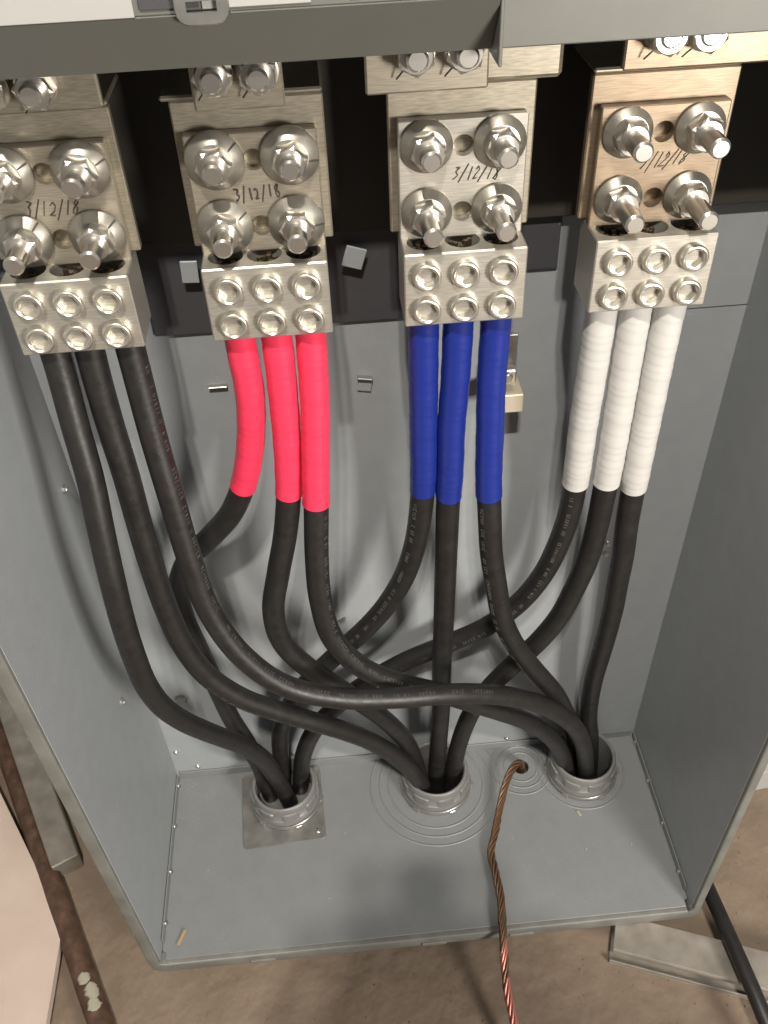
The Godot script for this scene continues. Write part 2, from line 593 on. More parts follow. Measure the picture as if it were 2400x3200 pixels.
func build_lug(i: int, label: String, bus_label: String) -> void:
	var cx: float = LUG_X[i]
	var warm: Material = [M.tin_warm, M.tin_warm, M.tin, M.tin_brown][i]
	var y0 := 0.7085
	var y1 := 0.7618
	var hw := 0.0411
	var lug := thing("cable_lug", label, "cable lug", Vector3(cx, y0, FACE - 0.018), "three barrel lugs in a row")
	var o := Vector3(cx, y0, FACE - 0.018)
	# block with the three barrels
	var st := mb()
	box(st, Vector3(-hw, 0, 0), Vector3(hw, y1 - y0, 0.11 - o.z), 0.0009)
	var holes := []
	for k in 3:
		holes.append([Vector3((k - 1) * 0.0257, 0.026, 0.0925 - o.z), 0.0117, 0.2, "y"])
	cut("block", st, holes, M.tin, lug)
	# tongue with two spare holes
	st = mb()
	box(st, Vector3(-hw, y1 - y0 - 0.001, 0.0782 - o.z), Vector3(hw, 0.8385 - y0, FACE - o.z), 0.0008)
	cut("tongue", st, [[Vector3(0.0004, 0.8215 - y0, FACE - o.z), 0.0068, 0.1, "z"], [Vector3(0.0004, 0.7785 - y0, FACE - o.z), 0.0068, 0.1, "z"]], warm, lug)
	# set screws
	for r in 2:
		for k in 3:
			var sp := rng.randf_range(0, 1.0)
			again("set_screw", set_screw_mesh(0.0), M.screw, lug, facing_z(Vector3((k - 1) * 0.0257 + [0.0, 0.0004, -0.0006, 0.0][i], (0.7468 if r == 0 else 0.7215) - y0, 0.11 - o.z), sp))
	# studs with spring washers and nuts
	var lens: Array = [[0.032, 0.032, 0.037, 0.037], [0.026, 0.027, 0.034, 0.035], [0.029, 0.031, 0.040, 0.039], [0.036, 0.038, 0.041, 0.044]][i]
	var marks: Array = [[0.5, 0.45, 0.75, 0.6], [0.6, -0.15, 0.6, -0.1], [-99, -99, -99, -99], [-99, -99, -99, -99]][i]
	for k in 4:
		var at := Vector3(-0.0233 if k % 2 == 0 else 0.0233, (0.8228 if k < 2 else 0.7795) - y0, FACE - o.z)
		stud(lug, at, lens[k], rng.randf_range(0.0, 1.0), marks[k] + rng.randf_range(-0.12, 0.12), [0.0178, 0.0184, 0.0167, 0.0160][i])
	# the date written on the tongue in marker
	st = mb()
	var off: Vector2 = [Vector2(0.002, 0.7995), Vector2(0.002, 0.8005), Vector2(0.0115, 0.8035), Vector2(0.006, 0.8035)][i]
	handwriting(st, "3/12/18", Vector3(off.x, off.y - y0, FACE - o.z + 0.0001), [0.0092, 0.0078, 0.0085, 0.0088][i], [0.034, 0.030, 0.031, 0.029][i], [-0.03, 0.03, -0.07, 0.05][i], [0.25, -0.05, 0.3, 0.55][i], [0.06, 0.09, 0.06, 0.08][i], [0.00050, 0.00062, 0.00042, 0.00036][i])
	obj("date_in_marker", st, M.ink, lug)

	# busbar behind it
	var bus := thing("busbar", bus_label, "busbar", Vector3(cx, 0.763, 0.07), "tin plated busbars behind the lugs")
	o = bus.position
	var bx := hw + 0.0055
	st = mb()
	box(st, Vector3(-bx, 0, 0.0005), Vector3(bx, 0.856 - o.y, 0.0779 - o.z), 0.001)
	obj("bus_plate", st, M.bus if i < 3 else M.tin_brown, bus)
	st = mb()
	box(st, Vector3(-bx - (0.005 if i == 1 else 0.0), 0.8562 - o.y, -0.045), Vector3(bx, 0.8595 - o.y, 0.0785 - o.z), 0.0012)
	obj("bus_flange", st, M.bus, bus)
	# strap that comes down from the upper compartment, with its two nuts
	var sx: Array = [[-0.055, 0.0485], [-0.0285, 0.0245], [-0.0605, 0.0115], [-0.0345, 0.0565]][i]
	var sy: float = [0.8615, 0.8560, 0.8600, 0.8615][i] - o.y
	var zf: float = [0.098, 0.100, 0.103, 0.094][i] - o.z
	st = mb()
	box(st, Vector3(sx[0], sy, zf - 0.006), Vector3(sx[1], 1.0 - o.y, zf), 0.0012)
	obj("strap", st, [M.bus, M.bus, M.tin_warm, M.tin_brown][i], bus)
	if i >= 2:
		st = mb()
		box(st, Vector3(sx[0] + 0.004 if i == 2 else sx[1] - 0.02, sy + 0.0015, zf - 0.0105), Vector3(0.0565 if i == 2 else 0.128, 1.0 - o.y, zf - 0.0062), 0.0025)
		var hx: Array = [[0.0205, 0.0435], [0.078, 0.104]][i - 2]
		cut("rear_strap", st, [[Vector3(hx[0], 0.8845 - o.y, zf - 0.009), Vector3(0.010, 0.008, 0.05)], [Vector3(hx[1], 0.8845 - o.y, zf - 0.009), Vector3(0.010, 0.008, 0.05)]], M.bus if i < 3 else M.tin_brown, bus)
	var nx: Array = [[-0.011, 0.0155], [-0.0145, 0.011], [-0.0325, -0.0045], [-0.0135, 0.0095]][i]
	var ny: float = [0.877, 0.8785, 0.884, 0.8835][i] - o.y
	for x in nx:
		stud(bus, Vector3(x, ny, zf), 0.024 if i < 3 else 0.0178, rng.randf_range(0, 1), 4.1, 0.0118)

# ---------------------------------------------------------------- cables
const PATHS := {
	"K1": [Vector3(54, 740, 93), Vector3(55, 693, 97), Vector3(56, 648, 107), Vector3(58, 603, 119), Vector3(57, 557, 131), Vector3(56, 512, 140), Vector3(54, 465, 143), Vector3(53, 418, 142), Vector3(53, 372, 137), Vector3(57, 326, 127), Vector3(67, 282, 114), Vector3(79, 240, 98), Vector3(93, 199, 82), Vector3(109, 158, 67), Vector3(124, 114, 57), Vector3(134, 69, 54), Vector3(142, 23, 53), Vector3(148, -23, 53), Vector3(153, -70, 54)],
	"K2": [Vector3(80, 740, 93), Vector3(78, 691, 95), Vector3(78, 642, 98), Vector3(80, 593, 103), Vector3(80, 544, 106), Vector3(81, 495, 110), Vector3(83, 446, 112), Vector3(89, 397, 114), Vector3(103, 350, 114), Vector3(129, 308, 112), Vector3(161, 272, 106), Vector3(194, 237, 98), Vector3(224, 199, 87), Vector3(251, 159, 76), Vector3(275, 117, 68), Vector3(297, 73, 64), Vector3(312, 27, 61), Vector3(321, -22, 60), Vector3(327, -71, 60)],
	"K3": [Vector3(106, 740, 93), Vector3(107, 684, 97), Vector3(109, 628, 105), Vector3(113, 573, 115), Vector3(117, 517, 124), Vector3(124, 462, 132), Vector3(144, 410, 141), Vector3(178, 366, 146), Vector3(226, 336, 143), Vector3(279, 318, 136), Vector3(331, 300, 124), Vector3(378, 273, 110), Vector3(420, 238, 96), Vector3(456, 196, 84), Vector3(486, 149, 75), Vector3(505, 97, 67), Vector3(516, 42, 63), Vector3(523, -14, 62), Vector3(527, -70, 61)],
	"R1": [Vector3(183, 740, 93), Vector3(183, 693, 91), Vector3(183, 646, 87), Vector3(177, 600, 81), Vector3(166, 555, 75), Vector3(148, 512, 67), Vector3(123, 475, 56), Vector3(95, 438, 46), Vector3(78, 395, 40), Vector3(75, 348, 37), Vector3(80, 301, 36), Vector3(85, 255, 35), Vector3(90, 208, 35), Vector3(96, 162, 35), Vector3(106, 116, 35), Vector3(114, 69, 36), Vector3(119, 23, 39), Vector3(123, -24, 41), Vector3(126, -71, 43)],
	"R2": [Vector3(208, 740, 93), Vector3(209, 693, 93), Vector3(208, 646, 92), Vector3(206, 599, 91), Vector3(202, 552, 91), Vector3(194, 505, 92), Vector3(183, 460, 93), Vector3(173, 413, 95), Vector3(176, 367, 95), Vector3(196, 324, 94), Vector3(221, 284, 90), Vector3(243, 244, 82), Vector3(263, 202, 72), Vector3(280, 159, 62), Vector3(294, 115, 52), Vector3(303, 70, 44), Vector3(309, 23, 40), Vector3(311, -24, 40), Vector3(313, -71, 41)],
	"R3": [Vector3(234, 740, 93), Vector3(233, 689, 94), Vector3(231, 638, 96), Vector3(227, 588, 98), Vector3(223, 537, 101), Vector3(219, 486, 105), Vector3(218, 436, 109), Vector3(225, 386, 112), Vector3(249, 341, 113), Vector3(285, 305, 109), Vector3(324, 273, 101), Vector3(360, 239, 93), Vector3(395, 203, 83), Vector3(428, 165, 72), Vector3(456, 124, 62), Vector3(479, 79, 56), Vector3(494, 31, 53), Vector3(503, -19, 50), Vector3(508, -70, 49)],
	"B1": [Vector3(315, 740, 93), Vector3(314, 692, 92), Vector3(314, 645, 90), Vector3(314, 597, 87), Vector3(314, 550, 84), Vector3(312, 503, 78), Vector3(307, 456, 71), Vector3(297, 410, 64), Vector3(280, 366, 58), Vector3(258, 325, 51), Vector3(231, 285, 44), Vector3(204, 247, 39), Vector3(179, 207, 33), Vector3(159, 164, 29), Vector3(146, 118, 27), Vector3(141, 71, 25), Vector3(138, 24, 24), Vector3(136, -24, 23), Vector3(135, -72, 23)],
	"B2": [Vector3(340, 740, 93), Vector3(339, 695, 92), Vector3(338, 650, 91), Vector3(336, 604, 89), Vector3(336, 559, 87), Vector3(335, 514, 84), Vector3(335, 469, 80), Vector3(335, 424, 76), Vector3(335, 379, 72), Vector3(335, 334, 68), Vector3(335, 289, 63), Vector3(335, 244, 58), Vector3(336, 199, 53), Vector3(336, 154, 49), Vector3(335, 109, 45), Vector3(334, 64, 42), Vector3(333, 19, 40), Vector3(334, -27, 38), Vector3(334, -72, 37)],
	"B3": [Vector3(366, 740, 93), Vector3(366, 693, 93), Vector3(365, 646, 94), Vector3(366, 600, 94), Vector3(367, 553, 94), Vector3(370, 506, 94), Vector3(374, 460, 91), Vector3(381, 414, 89), Vector3(389, 368, 87), Vector3(403, 323, 83), Vector3(422, 281, 78), Vector3(443, 240, 72), Vector3(463, 198, 63), Vector3(479, 155, 55), Vector3(493, 111, 47), Vector3(503, 66, 40), Vector3(510, 20, 34), Vector3(515, -26, 29), Vector3(520, -72, 26)],
	"W1": [Vector3(442, 740, 93), Vector3(443, 688, 91), Vector3(444, 637, 87), Vector3(445, 586, 82), Vector3(447, 534, 77), Vector3(448, 483, 70), Vector3(444, 433, 62), Vector3(435, 383, 53), Vector3(416, 335, 45), Vector3(385, 295, 39), Vector3(344, 264, 33), Vector3(300, 238, 30), Vector3(258, 208, 30), Vector3(221, 172, 31), Vector3(190, 131, 33), Vector3(171, 83, 34), Vector3(162, 32, 34), Vector3(157, -19, 33), Vector3(155, -71, 32)],
	"W2": [Vector3(468, 740, 93), Vector3(468, 694, 92), Vector3(469, 647, 90), Vector3(470, 601, 88), Vector3(471, 555, 86), Vector3(472, 508, 82), Vector3(473, 462, 76), Vector3(471, 416, 71), Vector3(465, 371, 65), Vector3(455, 326, 61), Vector3(437, 283, 57), Vector3(414, 243, 53), Vector3(392, 202, 49), Vector3(375, 159, 46), Vector3(364, 114, 45), Vector3(357, 68, 45), Vector3(354, 22, 46), Vector3(353, -24, 47), Vector3(352, -71, 50)],
	"W3": [Vector3(494, 740, 93), Vector3(493, 695, 92), Vector3(493, 649, 91), Vector3(494, 604, 89), Vector3(495, 558, 87), Vector3(497, 513, 83), Vector3(500, 468, 78), Vector3(505, 423, 72), Vector3(508, 379, 66), Vector3(511, 334, 61), Vector3(512, 288, 56), Vector3(512, 243, 51), Vector3(512, 198, 46), Vector3(514, 153, 42), Vector3(518, 108, 39), Vector3(526, 63, 38), Vector3(531, 18, 38), Vector3(534, -27, 40), Vector3(535, -73, 41)],
}

func print_marks(st: SurfaceTool, c: Curve3D, s0: float, s1: float, angle: float, r: float) -> void:
	# rows of small worn characters along the jacket
	var s := s0
	while s < s1:
		var letters := rng.randi_range(4, 9)
		for k in letters:
			if s > s1:
				break
			var f: Array = frames(c, s, s + 0.004, 0.004)[0]
			if rng.randf() < 0.86:
				var d: Vector3 = f[1] * cos(angle) + f[2] * sin(angle)
				var e: Vector3 = d.cross(f[3])
				var p: Vector3 = f[0] + d * (r + 0.00002)
				var w := 0.00085
				var h := 0.0016
				var kinds := rng.randi_range(0, 3)
				var segs: Array = [[[-1, -1, -1, 1], [1, -1, 1, 1]], [[-1, -1, -1, 1], [-1, 1, 1, 1], [-1, -1, 1, -1]], [[0, -1, 0, 1]], [[-1, -1, 1, 1], [-1, 1, 1, -1]]][kinds]
				for g in segs:
					bar(st, p + f[3] * w * g[0] + e * h * g[1], p + f[3] * w * g[2] + e * h * g[3], 0.00026, 5)
			s += 0.0036
		s += 0.007 * rng.randf_range(0.6, 1.5)

func build_cable(id: String, label: String, color: String, tape_y: float, marks: Array) -> void:
	var pts := []
	for p in PATHS[id]:
		pts.append(p * 0.001)

	var t := thing("power_cable", label, "cable", Vector3.ZERO)
	var c := curve_of(pts)
	var r := 0.0104
	var total := c.get_baked_length()
	# where the jacket leaves the lug and where the tape ends
	var s_tape := 0.0
	if color != "":
		while c.sample_baked(s_tape).y > tape_y:
			s_tape += 0.001
	var st := mb()
	tube(st, frames(c, 0.022, total, 0.007), func(_s, _a): return r, 24)
	obj("jacket", st, M.rubber, t)
	# bare strands in the barrel
	st = mb()
	for ring in [[1, 0.0], [6, 0.0038], [12, 0.0076]]:
		for k in ring[0]:
			var a: float = TAU * k / ring[0] + ring[1] * 50
			var p: Vector3 = pts[0] + Vector3(cos(a), 0, sin(a)) * ring[1]
			bar(st, Vector3(p.x, 0.715, p.z), Vector3(p.x + rng.randf_range(-0.0006, 0.0006), 0.7575 + rng.randf_range(-0.007, 0.0032), p.z + rng.randf_range(-0.0006, 0.0006)), 0.00185, 7)
	obj("conductor", st, M.strand_dark, t)
	if color != "":
		st = mb()
		var pitch := 0.0092 + rng.randf_range(-0.0006, 0.0006)
		var phase := rng.randf()
		var wob := rng.randf_range(0.0, 6.0)
		var white := color == "white_tape"
		tube(st, frames(c, 0.023, s_tape, 0.0009), func(s, a):
			var q := fposmod((s + 0.0032 * sin(s * 95.0 + wob) + 0.0011 * sin(s * 310.0 + wob * 2.0)) / pitch + a / TAU * 1.0 + phase, 1.0)
			return r + (0.0011 if white else 0.0007) + 0.00012 * sin(s * 230.0 + wob) + (0.00026 if white else 0.0002) * (q if q < 0.86 else (1.0 - q) * 6.14), 28)
		obj("tape_wrap", st, M[color], t)
	if marks.size() > 0:
		st = mb()
		print_marks(st, c, maxf(s_tape + 0.01, marks[0]), marks[1], marks[2], r)
		var o := obj("jacket_print", st, M.print, t)
		o.set_meta("kind", "stuff")

# ---------------------------------------------------------------- floor fittings
func build_bushing(i: int, label: String) -> void:
	var b := thing("conduit_bushing", label, "conduit bushing", Vector3(BUSH[i], 0, BUSH_Z), "plastic bushings on the conduit ends")
	var st := mb()
	turned(st, Transform3D.IDENTITY, [[0.0362, 0.0075, 0], [0.0424, 0.0078, 0], [0.0428, 0.0085, 1], [0.0428, 0.0150, 1], [0.0424, 0.0158, 2], [0.0406, 0.0160, 2], [0.0402, 0.0310, 3], [0.0396, 0.0358, 3], [0.0380, 0.0388, 3], [0.0362, 0.0384, 3], [0.0350, 0.0360, 4], [0.0350, 0.0085, 5]], 64, true)
	obj("collar", st, M.bushing_plastic, b)
	for k in 8:
		st = mb()
		var a := TAU * (k + 0.25) / 8
		# a raised grip rib that follows the collar
		var rings := []
		for j in 7:
			var q := a + (j - 3) * 0.085
			var d := Vector3(sin(q), 0, cos(q))
			var e := 0.0006 if j == 0 or j == 6 else 0.0
			var w := PackedVector3Array()
			for m in [[0.0395, 0.0165 + e], [0.0425 - e, 0.0165 + e], [0.0422 - e, 0.0288 - e], [0.0395, 0.0298 - e]]:
				w.append(d * m[0] + Vector3(0, m[1], 0))
			rings.append(w)
		loft(st, rings, [-1])
		obj("grip_rib", st, M.bushing_plastic, b)
	st = mb()
	turned(st, Transform3D.IDENTITY, [[0.0368, 0.0018, 0], [0.0442, 0.0018, 1], [0.0449, 0.0026, 1], [0.0449, 0.0062, 1], [0.0438, 0.0072, 2], [0.0368, 0.0072, 3]], 48, true)
	var nut := obj("locknut", st, M.galvanized, b)
	for k in 6:
		st = mb()
		var a := TAU * k / 6 + 0.35
		block(st, Transform3D(Basis(Vector3.UP, a), Vector3(sin(a), 0, cos(a)) * 0.0455 + Vector3(0, 0.0045, 0)), Vector3(0.008, 0.0046, 0.0032), 0.0006)
		obj("locknut_lug", st, M.galvanized, nut)
	st = mb()
	turned(st, Transform3D.IDENTITY, [[0.0348, -0.0595, 0], [0.0369, -0.0595, 0], [0.0369, 0.0074, 1], [0.0348, 0.0074, 1]], 48, true)
	obj("conduit", st, M.conduit_inside, b)

func build_ground_wire() -> void:
	var w := thing("ground_wire", "bare stranded copper ground wire rising from a floor hole and hanging over the front edge", "wire", Vector3.ZERO)
	var pts := [Vector3(0.447, -0.058, 0.030), Vector3(0.446, -0.02, 0.030), Vector3(0.4435, 0.006, 0.031), Vector3(0.432, 0.017, 0.041), Vector3(0.418, 0.015, 0.062), Vector3(0.405, 0.009, 0.092), Vector3(0.394, 0.0065, 0.122), Vector3(0.385, 0.006, 0.146), Vector3(0.386, 0.0065, 0.172), Vector3(0.3865, 0.0065, 0.200), Vector3(0.3835, 0.008, 0.228), Vector3(0.3805, 0.004, 0.252), Vector3(0.378, -0.010, 0.284), Vector3(0.380, -0.024, 0.318), Vector3(0.386, -0.040, 0.36), Vector3(0.396, -0.054, 0.42), Vector3(0.41, -0.055, 0.50)]
	var c := curve_of(pts)
	var total := c.get_baked_length()
	for k in 7:
		var centre := k == 0
		var turn_at := 0.275 + 0.013 * k
		for half in 2:
			var st := mb()
			var s0 := 0.0 if half == 0 else turn_at
			var s1 := turn_at if half == 0 else total
			var fr := frames(c, s0, s1, 0.003)
			for f in fr:
				if not centre:
					var a: float = TAU * k / 6 + f[4] * TAU / 0.060 + 0.25 * sin(f[4] * 60.0 + k)
					f[0] += (f[1] * cos(a) + f[2] * sin(a)) * (0.0030 + 0.00025 * sin(f[4] * 45.0 + k * 2.0))
			tube(st, fr, func(_s, _a): return 0.00165, 8)
			obj("strand", st, M.copper_old if half == 0 else M.copper_pink, w)

func build_ground_terminal() -> void:
	var g := thing("ground_terminal", "small metal ground terminal on the back wall beside the right blue cable", "terminal", Vector3(0.391, 0.572, 0.0))
	var st := mb()
	box(st, Vector3(-0.012, 0.012, 0.0), Vector3(0.0135, 0.058, 0.0045), 0.0006)
	obj("mounting_strap", st, M.galvanized, g)
	st = mb()
	box(st, Vector3(-0.012, 0.006, 0.0046), Vector3(0.012, 0.030, 0.016), 0.0015)
	obj("saddle", st, M.bright_zinc, g)
	st = mb()
	box(st, Vector3(-0.015, -0.002, 0.0), Vector3(0.0155, 0.0165, 0.033), 0.001)
	obj("block", st, M.cream, g)
	again("screw", hex_head_mesh(0.0048, 0.004), M.galvanized, g, facing_z(Vector3(0.002, 0.046, 0.0045), 0.3))
	again("screw", hex_head_mesh(0.0036, 0.003), M.galvanized, g, facing_z(Vector3(0.004, 0.024, 0.016), 0.8))

# ---------------------------------------------------------------- around the cabinet
func build_surroundings() -> void:
	var st := mb()
	box(st, Vector3(-3, -0.09, -3), Vector3(3.6, -0.06, 3.6))
	var f := obj("floor", st, M.concrete)
	f.set_meta("kind", "structure")
	# loose grit on it
	var grit := MultiMeshInstance3D.new()
	grit.name = "grit"
	var mm := MultiMesh.new()
	mm.transform_format = MultiMesh.TRANSFORM_3D
	st = mb()
	turned(st, Transform3D.IDENTITY, [[0.00001, -0.6, 1], [0.9, -0.1, 1], [0.7, 0.5, 2], [0.00001, 0.8, 2]], 6)
	st.generate_normals()
	mm.mesh = st.commit()
	mm.instance_count = 900
	for k in 900:
		var at := Vector3(rng.randf_range(-0.32, 0.9), -0.0597, rng.randf_range(0.245, 0.45))
		if k % 3 == 0:
			at = Vector3(rng.randf_range(0.63, 0.9), -0.0597, rng.randf_range(0.0, 0.4))
		var sz := 0.0005 + 0.0011 * pow(rng.randf(), 4.0)
		mm.set_instance_transform(k, Transform3D(Basis(Vector3.UP, rng.randf_range(0, 6)).scaled(Vector3(sz, sz * 0.7, sz * rng.randf_range(0.7, 1.5))), at))
	grit.multimesh = mm
	grit.material_override = M.grit
	add_child(grit, true)
	tag(grit, "fine brown grit scattered over the concrete floor", "grit")
	grit.set_meta("kind", "stuff")
	# slotted strut under the right front corner
	var s := thing("strut_channel", "galvanized slotted strut channel under the right front corner of the cabinet", "strut", Vector3(0.512, -0.06, 0.24))
	var turn := Transform3D(Basis(Vector3.UP, -0.36), Vector3.ZERO)
	var L := 0.62
	st = mb()
	block(st, turn * Transform3D(Basis.IDENTITY, Vector3(L / 2, 0.0390, 0.0)), Vector3(L, 0.0025, 0.041), 0.0006)
	obj("web", st, M.galvanized_dull, s)
	st = mb()
	block(st, turn * Transform3D(Basis.IDENTITY, Vector3(L / 2, 0.0012, 0.0)), Vector3(L, 0.0024, 0.041), 0.0006)
	obj("lower_web", st, M.galvanized_dull, s)
	st = mb()
	block(st, turn * Transform3D(Basis.IDENTITY, Vector3(L / 2, 0.02, -0.0193)), Vector3(L, 0.0353, 0.0024), 0.0006)
	obj("rear_side", st, M.galvanized_dull, s)
	for y in [0.0345, 0.0055]:
		st = mb()
		block(st, turn * Transform3D(Basis.IDENTITY, Vector3(L / 2, y, 0.0196)), Vector3(L, 0.0062, 0.0022), 0.0006)
		obj("slot_lip", st, M.galvanized_dull, s)
	# the strut's neighbour under the left side
	s = thing("strut_channel", "grey steel strut running back under the left side of the cabinet", "strut", Vector3(-0.14, -0.06, 0.085))
	var dir := Vector3(-0.158, 0, -0.32).normalized()
	turn = Transform3D(Basis(dir, Vector3.UP, dir.cross(Vector3.UP)), Vector3.ZERO)
	st = mb()
	block(st, turn * Transform3D(Basis.IDENTITY, Vector3(0.4, 0.015, 0.0)), Vector3(0.8, 0.030, 0.034), 0.0015)
	obj("channel", st, M.galvanized_dull, s)
	# rusty pipe on the floor, left
	st = mb()
	var a := Vector3(-0.42, -0.048, -0.42)
	var b := Vector3(0.012, -0.048, 0.44)
	var c := curve_of([a, a.lerp(b, 0.33), a.lerp(b, 0.66), b])
	tube(st, frames(c, 0, c.get_baked_length(), 0.02), func(s2, an): return 0.0135 + 0.0002 * sin(s2 * 90.0 + an * 3.0), 20)
	var pipe := thing("rusty_pipe", "rusty brown pipe lying on the floor left of the cabinet, spattered with paint", "pipe", Vector3.ZERO)
	obj("pipe", st, M.rust, pipe)
	for k in [[0.752, 0.45, 0.007], [0.770, 0.1, 0.010], [0.786, 0.35, 0.008]]:
		st = mb()
		var fr := frames(c, k[0] * 0.962 - k[2], k[0] * 0.962 + k[2], 0.002)
		var rings := []
		for i in fr.size():
			var u := float(i) / (fr.size() - 1)
			var half: float = 0.75 * sqrt(maxf(1.0 - pow(2.0 * u - 1.0, 2), 0.02)) * rng.randf_range(0.8, 1.15)
			var ring := PackedVector3Array()
			for e in [[-1.0, 0.0134], [-0.5, 0.0142], [0.0, 0.0143], [0.5, 0.0142], [1.0, 0.0134], [0.0, 0.0128]]:
				var an: float = k[1] + 1.1 + e[0] * half
				ring.append(fr[i][0] + (Vector3.UP * sin(an) + Vector3(0.89, 0, -0.45) * cos(an)) * e[1])
			rings.append(ring)
		loft(st, rings, [1])
		obj("paint_spatter", st, M.plaster, pipe)
	# sheet of board on the floor, far left
	st = mb()
	slab(st, Transform3D(Basis(Vector3.RIGHT, PI / 2), Vector3(0, -0.04, 0)), PackedVector2Array([Vector2(-0.132, 0.158), Vector2(-0.128, 0.62), Vector2(-0.75, 0.62), Vector2(-0.62, -0.62)]), 0.0, 0.012)
	tag(obj("drywall_sheet", st, M.board), "pale pinkish sheet of wallboard in the lower left corner", "wallboard")
	# black hose over the strut, right
	st = mb()
	c = curve_of([Vector3(0.618, -0.045, -0.12), Vector3(0.628, -0.045, 0.05), Vector3(0.634, -0.03, 0.16), Vector3(0.633, -0.010, 0.24), Vector3(0.636, -0.003, 0.31), Vector3(0.643, -0.012, 0.37), Vector3(0.656, -0.035, 0.45), Vector3(0.68, -0.05, 0.60)])
	tube(st, frames(c, 0, c.get_baked_length(), 0.01), func(_s, _a): return 0.0085, 18)
	tag(obj("rubber_hose", st, M.rubber), "black rubber hose crossing over the strut at the lower right", "hose")
	# white carton on the floor, far right
	var box_ := thing("white_carton", "small white carton on the floor at the right edge, behind the hose", "carton", Vector3(0.79, -0.06, 0.03))
	st = mb()
	block(st, Transform3D(Basis(Vector3.UP, 0.12), Vector3(0, 0.022, 0)), Vector3(0.10, 0.044, 0.06), 0.001)
	obj("body", st, M.paper, box_)
	st = mb()
	block(st, Transform3D(Basis(Vector3.UP, 0.12), Vector3(0, 0.0448, 0.001)), Vector3(0.099, 0.0012, 0.059), 0.0004)
	obj("lid_flap", st, M.paper, box_)
	# litter on the floor plate
	for p in [[0.190, 0.179, 0.8, "pale crumb on the floor plate in front of the left bushing"], [0.212, 0.100, 0.6, "tiny crumb right of the square plate"], [0.502, 0.104, 1.9, "largest pale flake, in front of the right bushing"], [0.251, 0.146, 0.5, "tiny crumb between the left and middle bushings, well forward"], [0.337, 0.118, 0.6, "tiny crumb in front of the middle bushing"], [0.415, 0.128, 0.6, "tiny crumb just right of the copper wire"], [0.046, 0.130, 0.7, "pale crumb near the left wall"], [0.500, 0.150, 0.8, "pale crumb in front of the largest flake"], [0.555, 0.150, 0.7, "pale crumb near the right wall"]]:
		st = mb()
		var k: float = p[2] * 0.0019
		block(st, Transform3D(Basis(Vector3.UP, rng.randf_range(0, 3)) * Basis(Vector3.RIGHT, 0.15), Vector3(p[0], k * 0.16, p[1])), Vector3(k * 2.0, k * 0.5, k), k * 0.12)
		tag(obj("plaster_crumb", st, M.plaster), p[3], "debris", "crumbs on the floor plate")
	st = mb()
	block(st, Transform3D(Basis(Vector3.UP, 0.5) * Basis(Vector3.BACK, 0.04), Vector3(0.668, -0.0585, 0.335)), Vector3(0.030, 0.0008, 0.022), 0.0002)
	tag(obj("paper_scrap", st, M.yellow_paper), "scrap of pale yellow paper at the lower right corner", "paper")
	st = mb()
	block(st, Transform3D(Basis(Vector3.UP, 1.15) * Basis(Vector3.BACK, 0.05), Vector3(0.021, 0.0013, 0.207)), Vector3(0.018, 0.0016, 0.0036), 0.0005)
	tag(obj("wood_splinter", st, M.chip_wood), "thin tan splinter lying in the front left corner of the floor plate", "splinter")
	st = mb()
	block(st, Transform3D(Basis(Vector3.UP, 0.35), Vector3(0.136, 0.0008, 0.056)) * Transform3D(Basis(Vector3.RIGHT, -PI / 2) * Basis(Vector3.BACK, -0.30), Vector3.ZERO), Vector3(0.101, 0.102, 0.0016), 0.0004, 0.005, 4)
	var plate := tag_plate(st)

func tag_plate(st: SurfaceTool) -> Node:
	var p := thing("reducing_plate", "square galvanized plate under the left conduit bushing", "plate", Vector3.ZERO)
	obj("plate", st, M.plate_steel, p)
	st = mb()
	turned(st, upright(Vector3(0.179, 0.0015, 0.094)), [[0.0036, 0.0, 1], [0.0036, 0.0006, 1], [0.00001, 0.0007, 1]], 16)
	obj("punch_mark", st, M.galvanized, p)
	return p


